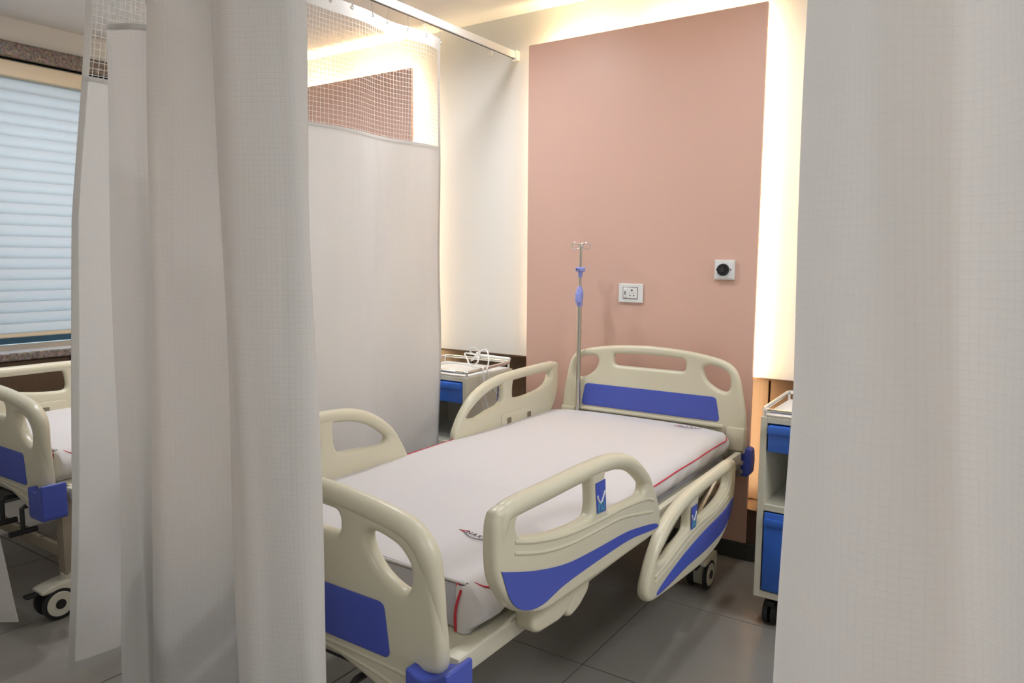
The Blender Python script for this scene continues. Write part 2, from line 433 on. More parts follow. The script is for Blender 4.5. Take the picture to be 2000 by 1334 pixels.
# ================================================================= CURTAINS
def curtain(name, label, cat, group, paths, zb, zn, zt, n=8, wav=0.004, net_cell=0.018, hooks=None, side_bind=None, track=None, rows=40, seed=0):
    """paths: list of (z, control points[(x,y)...]) from the bottom up"""
    rnd = random.Random(seed)
    cps = [(z, catmull([(p[0], p[1], 0) for p in P], n)) for z, P in paths]
    npt = len(cps[0][1])
    def at(i, z):
        for (za, A), (zbb, B) in zip(cps[:-1], cps[1:]):
            if z <= zbb or zbb == cps[-1][0]:
                t = (z-za)/(zbb-za); p = A[i].lerp(B[i], t); break
        q = p.copy()
        q.x += wav*math.sin(z*7.3+i*0.23+seed); q.y += wav*math.cos(z*5.1+i*0.31+seed)
        return Vector((q.x, q.y, z))
    mid = [at(i, 1.3) for i in range(npt)]
    ulen = [0]
    for a, b in zip(mid[:-1], mid[1:]): ulen.append(ulen[-1]+(b-a).length)
    base = at(npt//2, zb)
    t = thing(name, (base.x, base.y, zb), label, cat, group)
    def grid(z0, z1, m, pname, off=0.0, nr=rows, i0=0, i1=None):
        i1 = npt if i1 is None else i1
        bm = bmesh.new(); uvl = bm.loops.layers.uv.new('UVMap'); V = []
        for r in range(nr+1):
            z = z0+(z1-z0)*r/nr
            V.append([])
            for i in range(i0, i1):
                p = at(i, z)
                if off:
                    a = at(max(i-1, 0), z); b = at(min(i+1, npt-1), z); tt = (b-a).normalized(); p += Vector((tt.y, -tt.x, 0))*off
                V[-1].append(bm.verts.new(p))
        for r in range(nr):
            for i in range(i1-i0-1):
                f = bm.faces.new((V[r][i], V[r][i+1], V[r+1][i+1], V[r+1][i]))
                for lp, (ii, rr) in zip(f.loops, ((i, r), (i+1, r), (i+1, r+1), (i, r+1))):
                    lp[uvl].uv = (ulen[ii+i0], z0+(z1-z0)*rr/nr)
        return obj(pname, bm, m, t, True, fix=False)
    grid(zb, zn, M_CURT, 'cloth')
    grid(zt-0.055, zt, M_HEM, 'top_tape', nr=2)
    # seam between cloth and net, bottom hem
    for zz, hh, nm in ((zn-0.006, 0.014, 'seam'), (zb, 0.03, 'bottom_hem')):
        for off in (0.0012, -0.0012):
            grid(zz, zz+hh, M_HEM, nm, off=off, nr=1)
    # the net: thin crossing threads
    bm = bmesh.new(); uvl = bm.loops.layers.uv.new('UVMap'); hw = 0.0008
    z = zn+0.014
    while z < zt-0.05:
        for i in range(npt-1):
            a0, a1, b0, b1 = at(i, z-hw), at(i, z+hw), at(i+1, z-hw), at(i+1, z+hw)
            bm.faces.new([bm.verts.new(q) for q in (a0, b0, b1, a1)])
        z += net_cell
    u = net_cell/2; i = 0; L = ulen[-1]
    while u < L:
        while i < npt-2 and ulen[i+1] < u: i += 1
        f = (u-ulen[i])/max(1e-6, ulen[i+1]-ulen[i]); K = 10; pr = None
        for k in range(K+1):
            z = zn+(zt-0.05-zn)*k/K
            a, b = at(i, z), at(i+1, z); c = a.lerp(b, f); d = (b-a).normalized()*hw
            cur = (bm.verts.new(c-d), bm.verts.new(c+d))
            if pr: bm.faces.new((pr[0], pr[1], cur[1], cur[0]))
            pr = cur
        u += net_cell
    o = obj('net', bm, M_NET, t, False, fix=False); o['kind'] = 'stuff'
    if side_bind:
        for (i0, i1) in side_bind:
            grid(zb, zt, M_HEM, 'side_hem', off=0.0015, i0=i0 % npt if i0 >= 0 else npt+i0, i1=npt if i1 == 0 else i1)
            grid(zb, zt, M_HEM, 'side_hem', off=-0.0015, i0=i0 % npt if i0 >= 0 else npt+i0, i1=npt if i1 == 0 else i1)
    if hooks:
        for i in range(0, npt, hooks):
            p = at(i, zt-0.012); bm = bmesh.new()
            q = Vector((track[0] if track[0] is not None else p.x, track[1] if track[1] is not None else p.y, 2.459))
            tube(bm, catmull([p+Vector((0, 0, -0.012)), p+Vector((0, 0.007, -0.004)), p+Vector((0, 0.002, 0.012)), p.lerp(q, 0.6), q], 5), 0.0014, 6)
            obj('hook', bm, M_STEEL, t, True)
            bm = bmesh.new(); tube(bm, [p+Vector((0.0, 0.006*math.cos(a), 0.006*math.sin(a))) for a in [2*PI*k/12 for k in range(12)]], 0.0016, 6, closed=True)
            obj('eyelet', bm, M_STEEL, t, True)
    return t

# divider curtain between the two beds (runs away from the viewer to the wall)
def divider(ytop, ybot, amp, ph):
    out = []; N = 17
    for k in range(N):
        f = k/(N-1)
        y = ytop[0]+(ytop[1]-ytop[0])*f
        a = amp*math.sin(f*PI*7.0+ph)*(0.35+0.65*abs(math.sin(f*5+1.0)))
        out.append((-0.484+a, y))
    out[0] = (-0.484, ytop[0]); out[-1] = (-0.484, ytop[1])
    return out
curtain('divider_curtain', 'long off-white curtain with a net top hanging from the track between the two beds', 'curtain', 'white waffle bay curtains',
        [(0.13, divider((-0.60, -2.345), None, 0.042, 0.4)), (0.70, divider((-0.585, -2.305), None, 0.034, 0.3)), (1.5, divider((-0.575, -2.255), None, 0.026, 0.2)), (2.41, divider((-0.572, -2.155), None, 0.014, 0.0))],
        0.13, 1.905, 2.41, n=8, hooks=9, side_bind=[(-3, 0), (0, 3)], track=(-0.484, None), seed=1, net_cell=0.019)

Lc = [(0.093, -0.024, -2.42), (0.107, -0.001, -2.405), (0.136, 0.029, -2.385), (0.183, 0.010, -2.35), (0.242, 0.103, -2.36), (0.28, 0.135, -2.4), (0.347, 0.184, -2.46), (0.43, 0.291, -2.5), (0.465, 0.337, -2.47), (0.457, 0.394, -2.42), (0.435, 0.438, -2.38), (0.481, 0.497, -2.42), (0.573, 0.598, -2.5), (0.664, 0.694, -2.55), (0.721, 0.739, -2.535), (0.763, 0.796, -2.51), (0.779, 0.809, -2.48), (0.752, 0.781, -2.44), (0.681, 0.707, -2.39)]
curtain('cross_curtain', 'thick folded white curtain bunched before the foot of the bed, left of the opening', 'curtain', 'white waffle bay curtains',
        [(0.13, [(b, y) for a, b, y in Lc]), (2.41, [(a, y) for a, b, y in Lc])], 0.13, 1.905, 2.41, n=6, wav=0.003, hooks=12, track=(None, -2.45), side_bind=[(-4, 0)], seed=2, net_cell=0.02)
Rc = [(1.576, 1.572, -2.3), (1.575, 1.57, -2.34), (1.589, 1.589, -2.39), (1.616, 1.65, -2.44), (1.645, 1.726, -2.47), (1.669, 1.789, -2.46), (1.694, 1.84, -2.44), (1.722, 1.89, -2.46), (1.751, 1.944, -2.5), (1.801, 2.002, -2.47), (1.88, 2.09, -2.43), (1.97, 2.18, -2.48)]
curtain('cross_curtain', 'broad white waffle curtain close to the camera along the right edge', 'curtain', 'white waffle bay curtains',
        [(0.13, [(b, y) for a, b, y in Rc]), (2.41, [(a, y) for a, b, y in Rc])], 0.13, 1.905, 2.41, n=8, wav=0.003, hooks=12, track=(None, -2.45), side_bind=[(0, 4)], seed=3, net_cell=0.02)
Bc = [(0.0, -2.30), (-0.10, -2.36), (-0.20, -2.31), (-0.32, -2.37), (-0.45, -2.32), (-0.58, -2.38), (-0.72, -2.33)]
curtain('cross_curtain', 'white curtain whose slanted edge shows at the lower left corner by the far bed', 'curtain', 'white waffle bay curtains',
        [(zz, [(xx+a*kk, y) for a, y in Bc]) for zz, xx, kk in ((0.145, -0.922, 1.0), (0.40, -1.028, 0.95), (1.2, -1.32, 0.8), (2.41, -1.55, 0.7))],
        0.145, 1.905, 2.41, n=5, wav=0.003, hooks=12, track=(None, -2.45), seed=4, net_cell=0.03)

# ================================================================= HOSPITAL BED
CX = 0.41
def sym(half, close=True):
    """half profile (dx, z) from the top centre down the right side -> closed outline"""
    R = [(CX+a, b) for a, b in half]; Lh = [(CX-a, b) for a, b in reversed(half)]
    return R+Lh
def sm2(pts, n=6, closed=True):
    return [(p.x, p.y) for p in catmull([(a, b, 0) for a, b in pts], n, closed)]
def rnd2(pts, r, n=5):
    return [(p.x, p.y) for p in arc_round([(a, b, 0) for a, b in pts], r, n)]

F_OUT = [(-2.128, 0.72), (-2.133, 0.80), (-2.125, 0.845), (-2.095, 0.862), (-1.95, 0.863), (-1.80, 0.863), (-1.66, 0.862), (-1.58, 0.857), (-1.50, 0.842), (-1.425, 0.812), (-1.355, 0.768), (-1.298, 0.712), (-1.255, 0.645), (-1.236, 0.595), (-1.240, 0.560), (-1.28, 0.546), (-1.45, 0.547), (-1.65, 0.551), (-1.82, 0.556), (-1.92, 0.560), (-1.985, 0.580), (-2.050, 0.614), (-2.098, 0.664)]
F_HA = [(-2.047, 0.802), (-2.042, 0.824), (-2.02, 0.831), (-1.90, 0.831), (-1.78, 0.831), (-1.715, 0.826), (-1.698, 0.800), (-1.695, 0.745), (-1.715, 0.727), (-1.80, 0.730), (-1.90, 0.744), (-1.99, 0.766), (-2.03, 0.780)]
F_HB = [(-1.625, 0.800), (-1.618, 0.824), (-1.58, 0.826), (-1.51, 0.812), (-1.44, 0.783), (-1.395, 0.752), (-1.362, 0.722), (-1.375, 0.700), (-1.43, 0.699), (-1.53, 0.706), (-1.59, 0.712), (-1.618, 0.735)]
F_BLUE = [(-2.108, 0.722), (-2.100, 0.722), (-1.98, 0.682), (-1.836, 0.648), (-1.685, 0.633), (-1.511, 0.622), (-1.414, 0.609), (-1.285, 0.583), (-1.283, 0.568), (-1.462, 0.592), (-1.642, 0.598), (-1.835, 0.598), (-1.936, 0.588), (-2.00, 0.598), (-2.048, 0.622), (-2.082, 0.662)]
# head rail, given at its raised position
H_OUT = [(-0.100, 0.845), (-0.118, 0.866), (-0.18, 0.868), (-0.35, 0.866), (-0.50, 0.862), (-0.62, 0.853), (-0.73, 0.832), (-0.82, 0.795), (-0.885, 0.748), (-0.935, 0.685), (-0.955, 0.64), (-0.945, 0.610), (-0.905, 0.590), (-0.80, 0.578), (-0.65, 0.566), (-0.48, 0.556), (-0.34, 0.562), (-0.25, 0.580), (-0.165, 0.625), (-0.115, 0.70), (-0.097, 0.78)]
H_HA = [(-0.868, 0.705), (-0.862, 0.728), (-0.80, 0.780), (-0.72, 0.812), (-0.63, 0.824), (-0.60, 0.805), (-0.600, 0.750), (-0.625, 0.727), (-0.72, 0.710), (-0.80, 0.694)]
H_HB = [(-0.525, 0.755), (-0.515, 0.815), (-0.495, 0.832), (-0.35, 0.834), (-0.20, 0.834), (-0.172, 0.820), (-0.185, 0.780), (-0.25, 0.752), (-0.35, 0.738), (-0.47, 0.735)]
H_BLUE = [(-0.128, 0.715), (-0.145, 0.672), (-0.195, 0.632), (-0.275, 0.610), (-0.45, 0.602), (-0.62, 0.606), (-0.78, 0.600), (-0.875, 0.602), (-0.868, 0.616), (-0.78, 0.638), (-0.64, 0.662), (-0.47, 0.680), (-0.32, 0.688), (-0.22, 0.696)]
F_G1 = [(-2.06, 0.776), (-1.97, 0.748), (-1.838, 0.721), (-1.687, 0.706), (-1.515, 0.697), (-1.36, 0.680), (-1.30, 0.660)]
F_G2 = [(-2.06, 0.750), (-1.938, 0.713), (-1.801, 0.690), (-1.645, 0.680), (-1.514, 0.670), (-1.31, 0.628)]
H_G1 = [(-0.90, 0.668), (-0.80, 0.681), (-0.65, 0.709), (-0.50, 0.722), (-0.33, 0.724), (-0.20, 0.752), (-0.16, 0.80)]
H_G2 = [(-0.90, 0.650), (-0.78, 0.665), (-0.63, 0.692), (-0.48, 0.706), (-0.32, 0.712), (-0.19, 0.734)]

def make_rail(bed, which, side, dy=0.0, dz=0.0):
    out, ha, hb, blue, g1, g2 = (F_OUT, F_HA, F_HB, F_BLUE, F_G1, F_G2) if which == 'foot' else (H_OUT, H_HA, H_HB, H_BLUE, H_G1, H_G2)
    sh = lambda P: [(a+dy, b+dz) for a, b in P]
    xc = CX+side*0.520
    r = plate('side_rail', sm2(sh(out)), [sm2(sh(ha)), sm2(sh(hb))], 0.040, 0.0165, 'x', xc, M_CREAM, bed, seg=4)
    # the fat grip tube running along the top of the rail
    if which == 'foot': top = [(-2.068, 0.635), (-2.092, 0.69), (-2.102, 0.78), (-2.093, 0.826), (-2.062, 0.845), (-1.90, 0.846), (-1.70, 0.846), (-1.58, 0.840), (-1.50, 0.825), (-1.43, 0.797), (-1.365, 0.754), (-1.312, 0.703), (-1.272, 0.64), (-1.258, 0.59)]
    else: top = [(-0.125, 0.76), (-0.12, 0.82), (-0.14, 0.848), (-0.20, 0.850), (-0.35, 0.848), (-0.50, 0.844), (-0.62, 0.835), (-0.72, 0.815), (-0.81, 0.778), (-0.87, 0.735), (-0.915, 0.68), (-0.94, 0.63)]
    bm = bmesh.new(); pts = catmull([(xc, a+dy, b+dz) for a, b in top], 5)
    n = len(pts); rad = [0.0235*min(1, 0.40+min(i, n-1-i)*0.045) for i in range(n)]
    tube(bm, pts, 0.0235, 12, radii=rad); obj('grip', bm, M_CREAM, r, True)
    xo = xc+side*0.0195
    plate('blue_inlay', sm2(sh(blue)), [], 0.003, 0.0007, 'x', xo+side*0.001, M_BLUE, r, seg=1)
    # moulded ridges
    for nm, g in (('ridge', g1), ('ridge', g2)):
        bm = bmesh.new(); tube(bm, catmull([(xc+side*0.0175, a+dy, b+dz) for a, b in g], 6), 0.0058, 8); obj(nm, bm, M_CREAM, r, True)
    # decal
    if which == 'foot': dq = [(-1.687, 0.811), (-1.632, 0.811), (-1.624, 0.722), (-1.676, 0.727)]
    else: dq = [(-0.592, 0.806), (-0.540, 0.806), (-0.548, 0.724), (-0.596, 0.727)]
    dq = sh(dq)
    d = plate('decal', dq, [], 0.0016, 0.0003, 'x', xo+side*0.001, M_BLUE, r, seg=1)
    cy = sum(p[0] for p in dq)/4; zb = min(p[1] for p in dq)
    xm = xo+side*0.0022
    bm = bmesh.new()
    for k in range(-1, 2):
        tube(bm, catmull([(xm, cy+k*0.012, zb+0.006), (xm, cy+k*0.014, zb+0.020), (xm, cy+k*0.010, zb+0.032)], 4), 0.0032, 6)
    obj('decal_print', bm, M_CYAN, r, True)
    bm = bmesh.new()
    tube(bm, catmull([(xm, cy-0.022, zb+0.054), (xm, cy-0.016, zb+0.042), (xm, cy-0.002, zb+0.030), (xm, cy+0.010, zb+0.042), (xm, cy+0.020, zb+0.058)], 4), 0.0026, 6)
    obj('decal_print', bm, M_WHITEP, r, True)
    # latch plate and keyhole recess on the inner face
    xi = xc-side*0.0195
    ly = (-1.90, -1.70) if which == 'foot' else (-0.62, -0.36)
    plate('latch_plate', rnd2(sh([(ly[0], 0.565), (ly[0], 0.680), (ly[1], 0.680), (ly[1], 0.565)]), 0.018), [], 0.006, 0.002, 'x', xi-side*0.0015, M_CREAM, r, seg=2)
    for yy in ((ly[0]+ly[1])/2,) if which == 'foot' else (ly[0]+0.06, ly[1]-0.03):
        plate('latch_slot', rnd2(sh([(yy-0.016, 0.618), (yy-0.016, 0.655), (yy+0.016, 0.655), (yy+0.016, 0.618)]), 0.005), [], 0.003, 0.0005, 'x', xi-side*0.0045, M_SLOT, r, seg=1)
        bm = bmesh.new(); cyl(bm, (xi-side*0.004, yy, 0.622+dz), (xi-side*0.013, yy, 0.622+dz), 0.009, 12); obj('latch_knob', bm, M_CREAM, r, True)
    # swing bracket below (two lobed cover)
    if dz == 0:
        y0 = -1.905 if which == 'foot' else -0.78
        c1 = [(y0, 0.56), (y0, 0.49), (y0+0.03, 0.468), (y0+0.14, 0.458), (y0+0.18, 0.470), (y0+0.215, 0.50), (y0+0.215, 0.56)]
        plate('bracket_cover', rnd2(c1, 0.025), [], 0.055, 0.012, 'x', CX+side*0.462, M_CREAM, bed, seg=3)
        c2 = [(y0+0.19, 0.56), (y0+0.19, 0.45), (y0+0.215, 0.428), (y0+0.265, 0.436), (y0+0.325, 0.47), (y0+0.335, 0.56)]
        plate('bracket_cover', rnd2(c2, 0.025), [], 0.045, 0.012, 'x', CX+side*0.452, M_CREAM, bed, seg=3)
    else:
        for yy in (-0.86, -0.50):
            bm = bmesh.new(); tube(bm, [(CX+side*0.462, yy+dy*0.3+0.12, 0.50), (CX+side*0.478, yy+dy*0.8, 0.40)], 0.012, 8); obj('swing_arm', bm, M_STEEL, bed, True)
    return r
M_CYAN = mat('pale_cyan_print', (0.10, 0.32, 0.50), 0.5)
M_SLOT = mat('latch_recess', (0.22, 0.19, 0.13), 0.6)

def caster(bed, x, y, cy):
    """x,y: the leg; wheel trails towards +cy"""
    f = bmesh.new(); wy = y-0.055*cy
    cyl(f, (x, y, 0.125), (x, y, 0.168), 0.030, 20)
    prof = [(y+0.030*cy, 0.138), (y+0.034*cy, 0.085), (y+0.018*cy, 0.038), (wy+0.012*cy, 0.014), (wy-0.012*cy, 0.016), (wy-0.022*cy, 0.055), (wy-0.024*cy, 0.108), (wy-0.058*cy, 0.112), (wy-0.055*cy, 0.131), (y-0.03*cy, 0.143)]
    fo = plate('caster_fork', sm2(prof, 4), [], 0.082, 0.008, 'x', x, M_CREAMM, bed, seg=2)
    obj('stem', f, M_CREAMM, fo, True)
    for s in (-1, 1):
        bm = bmesh.new()
        prof_w = [(0.0, 0.0), (0.052, 0.0), (0.060, 0.004), (0.062, 0.010), (0.060, 0.016), (0.0, 0.018)]
        tube(bm, [(x+s*0.026, wy, 0.062), (x+s*0.0275, wy, 0.062), (x+s*0.040, wy, 0.062), (x+s*0.042, wy, 0.062)], 0.06, 28, radii=[0.055, 0.062, 0.062, 0.058])
        wv = obj('tyre', bm, M_BLACK, fo, True)
        bm = bmesh.new(); tube(bm, [(x+s*0.040, wy, 0.062), (x+s*0.0445, wy, 0.062)], 0.048, 28, radii=[0.050, 0.046]); obj('wheel_disc', bm, M_CREAMM, fo, True)
        bm = bmesh.new(); tube(bm, [(x+s*0.044, wy, 0.062), (x+s*0.0465, wy, 0.062)], 0.019, 20); obj('hub_cap', bm, M_BLACK, fo, True)
    bm = bmesh.new(); box(bm, x-0.018, x+0.018, min(wy-0.05*cy, wy-0.105*cy), max(wy-0.05*cy, wy-0.105*cy), 0.108, 0.120, bev=0.004); obj('brake_pedal', bm, M_BLACK, fo, True)
    return fo

def make_bed():
    bed = thing('hospital_bed', (CX, -1.17, 0.0), '', 'bed')
    # headboard
    hb = sym([(0.035, 0.981), (0.166, 0.974), (0.292, 0.957), (0.365, 0.938), (0.408, 0.908), (0.430, 0.865), (0.444, 0.806), (0.460, 0.721), (0.466, 0.65), (0.468, 0.571), (0.466, 0.535), (0.44, 0.528), (0.40, 0.520), (0.36, 0.500), (0.15, 0.490), (0.0, 0.490)][:-1])
    h1 = [(0.266, 0.885), (0.272, 0.908), (0.30, 0.916), (0.35, 0.906), (0.385, 0.880), (0.392, 0.841), (0.386, 0.811), (0.361, 0.802), (0.32, 0.818), (0.284, 0.846)]
    cen = rnd2([(CX-0.185, 0.933), (CX-0.06, 0.940), (CX+0.06, 0.940), (CX+0.185, 0.933), (CX+0.182, 0.876), (CX-0.182, 0.876)], 0.022)
    hd = plate('headboard', sm2(hb, 5), [sm2([(CX+a, b) for a, b in h1]), sm2([(CX-a, b) for a, b in h1]), cen], 0.042, 0.017, 'y', -0.105, M_CREAM, bed, seg=4)
    plate('blue_inlay', rnd2([(CX-0.332, 0.776), (CX+0.332, 0.776), (CX+0.352, 0.665), (CX-0.352, 0.665)], 0.018), [], 0.004, 0.001, 'y', -0.127, M_BLUE, hd, seg=1)
    obj('flange', newbox(CX-0.37, CX+0.37, -0.140, -0.112, 0.640, 0.656, bev=0.005), M_CREAM, hd, True)
    for s in (-1, 1):
        a, b = sorted((CX+s*0.385, CX+s*0.467))
        obj('corner_block', newbox(a, b, -0.136, -0.076, 0.545, 0.650, bev=0.008), M_CREAM, hd, True)
    # footboard
    fb = sym([(0.04, 0.878), (0.113, 0.875), (0.176, 0.868), (0.298, 0.852), (0.368, 0.837), (0.409, 0.818), (0.434, 0.788), (0.450, 0.745), (0.460, 0.689), (0.470, 0.624), (0.475, 0.566), (0.470, 0.53), (0.44, 0.518), (0.415, 0.50), (0.405, 0.45), (0.395, 0.420), (0.345, 0.420), (0.30, 0.438), (0.22, 0.463), (0.12, 0.483)])
    f1 = [(0.270, 0.791), (0.266, 0.769), (0.280, 0.74), (0.307, 0.712), (0.342, 0.692), (0.372, 0.684), (0.388, 0.694), (0.394, 0.723), (0.388, 0.750), (0.364, 0.776), (0.337, 0.788), (0.297, 0.797)]
    fcen = rnd2([(CX-0.182, 0.822), (CX-0.05, 0.829), (CX+0.05, 0.829), (CX+0.182, 0.822), (CX+0.182, 0.768), (CX-0.182, 0.768)], 0.022)
    fo = plate('footboard', sm2(fb, 5), [sm2([(CX+a, b) for a, b in f1]), sm2([(CX-a, b) for a, b in f1]), fcen], 0.044, 0.018, 'y', -2.215, M_CREAM, bed, seg=4)
    bm = bmesh.new()
    tp = [(-0.462, 0.585), (-0.455, 0.66), (-0.444, 0.72), (-0.428, 0.775), (-0.395, 0.812), (-0.34, 0.832), (-0.22, 0.850), (-0.10, 0.860), (0, 0.862), (0.10, 0.860), (0.22, 0.850), (0.34, 0.832), (0.395, 0.812), (0.428, 0.775), (0.444, 0.72), (0.455, 0.66), (0.462, 0.585)]
    pts = catmull([(CX+a, -2.215, b-0.004) for a, b in tp], 5); n = len(pts)
    tube(bm, pts, 0.027, 14, radii=[0.0265*min(1, 0.4+min(i, n-1-i)*0.04) for i in range(n)]); obj('grip', bm, M_CREAM, fo, True)
    plate('blue_inlay', rnd2([(CX-0.320, 0.648), (CX+0.320, 0.648), (CX+0.337, 0.526), (CX-0.337, 0.526)], 0.018), [], 0.004, 0.001, 'y', -2.238, M_BLUE, fo, seg=1)
    bm = bmesh.new(); tube(bm, catmull([(CX+a, -2.234, b) for a, b in ((-0.40, 0.50), (-0.34, 0.505), (-0.15, 0.510), (0, 0.511), (0.15, 0.510), (0.34, 0.505), (0.40, 0.50))], 5), 0.006, 8); obj('ridge', bm, M_CREAM, fo, True)
    bm = bmesh.new(); tube(bm, catmull([(CX+a, -2.234, b) for a, b in ((-0.39, 0.455), (-0.30, 0.478), (-0.15, 0.496), (0, 0.500), (0.15, 0.496), (0.30, 0.478), (0.39, 0.455))], 5), 0.006, 8); obj('ridge', bm, M_CREAM, fo, True)
    # blue corner bumpers
    for s in (-1, 1):
        for yc in (-2.222, -0.085):
            pr_ = [(CX+s*a, b) for a, b in ((0.404, 0.540), (0.415, 0.540), (0.432, 0.531), (0.455, 0.527), (0.478, 0.534), (0.497, 0.550), (0.508, 0.560), (0.517, 0.558), (0.518, 0.436), (0.508, 0.424), (0.414, 0.424), (0.404, 0.432))]
            if yc > -1: pr_ = [(CX+s*a, b) for a, b in ((0.430, 0.545), (0.480, 0.560), (0.494, 0.550), (0.498, 0.500), (0.494, 0.445), (0.480, 0.428), (0.430, 0.432))]
            plate('corner_bumper', rnd2(pr_, 0.010, 3), [], 0.088 if yc < -1 else 0.06, 0.006, 'y', yc, M_BLUE, bed, seg=2)
    # lying surface frame
    for s in (-1, 1):
        a, b = sorted((CX+s*0.395, CX+s*0.440))
        obj('side_beam', newbox(a, b, -2.13, -0.13, 0.458, 0.505, bev=0.004), M_CREAMM, bed, True)
        a2, b2 = sorted((CX+s*0.436, CX+s*0.462)); obj('backrest_beam', newbox(a2, b2, -1.20, -0.145, 0.500, 0.546, bev=0.005), M_CREAMM, bed, True)
        obj('end_plate', newbox(min(CX+s*0.40, CX+s*0.455), max(CX+s*0.40, CX+s*0.455), -0.138, -0.126, 0.43, 0.545, bev=0.002), M_STEEL, bed)
        bm = bmesh.new(); cyl(bm, (CX+s*0.462, -0.150, 0.50), (CX+s*0.462, -0.126, 0.50), 0.010, 12); obj('bolt', bm, M_CHROME, bed, True)
        bm = bmesh.new(); cyl(bm, (CX+s*0.462, -0.150, 0.46), (CX+s*0.462, -0.126, 0.46), 0.010, 12)
        obj('bolt', bm, M_CHROME, bed, True)
    for y in (-2.16, -0.165):
        obj('end_beam', newbox(CX-0.42, CX+0.42, y-0.025, y+0.025, 0.440, 0.500, bev=0.004), M_CREAMM, bed, True)
    bm = bmesh.new(); box(bm, CX-0.39, CX+0.39, -2.10, -0.14, 0.480, 0.497, bev=0.003)
    obj('mattress_deck', bm, M_CREAMM, bed, True)
    # under frame
    for s in (-1, 1):
        a, b = sorted((CX+s*0.27, CX+s*0.31)); obj('lower_beam', newbox(a, b, -2.0, -0.3, 0.38, 0.44), M_DARK, bed)
    for y in (-2.10, -0.30):
        obj('lower_beam', newbox(CX-0.37, CX+0.37, y-0.02, y+0.02, 0.38, 0.44), M_DARK, bed)
        for s in (-1, 1):
            a, b = sorted((CX+s*0.352, CX+s*0.408)); obj('leg', newbox(a, b, y-0.055, y-0.005, 0.160, 0.458, bev=0.004), M_LEG, bed, True)
            caster(bed, CX+s*0.38, y-0.03, 1)
        obj('leg_brace', newbox(CX-0.352, CX+0.352, y-0.045, y-0.015, 0.215, 0.262, bev=0.003), M_LEG, bed, True)
    # crank handles at the foot
    for k, xx in enumerate((-0.18, 0.0, 0.18)):
        bm = bmesh.new(); tube(bm, [(CX+xx, -1.7, 0.40), (CX+xx, -2.19, 0.40), (CX+xx, -2.20, 0.395), (CX+xx, -2.20, 0.30)], 0.009, 8)
        tube(bm, [(CX+xx, -2.15, 0.30), (CX+xx, -2.25, 0.30)], 0.012, 8)
        obj('crank', bm, M_DARK, bed, True)
    return bed

bed = make_bed()
bed['label'] = 'cream hospital bed with blue inlays under the pink panel, right head rail lowered'
bed2 = copy_tree(bed)                                # frame without rails; rails are added to each bed below
bed2['label'] = 'cream hospital bed at the left edge beside the window, partly behind the curtain'
bed['group'] = bed2['group'] = 'hospital beds with blue corner bumpers'
make_rail(bed, 'foot', 1)
make_rail(bed, 'head', 1, dy=-0.375, dz=-0.262)
make_rail(bed, 'foot', -1)
make_rail(bed, 'head', -1)
B2 = (-1.965, 0.11)
def shifted(parent, rails):
    for r in rails:
        copy_tree(r, parent)
lefts = [c for c in bed.children if c.name.startswith('side_rail')][2:] + [c for c in bed.children if c.name.startswith('bracket_cover')][2:]
shifted(bed2, lefts)
low = [c for c in bed.children if c.name.startswith('side_rail')][1]
copy_tree(low, bed2)
bed2.location = (CX+B2[0], -1.17+B2[1], 0)

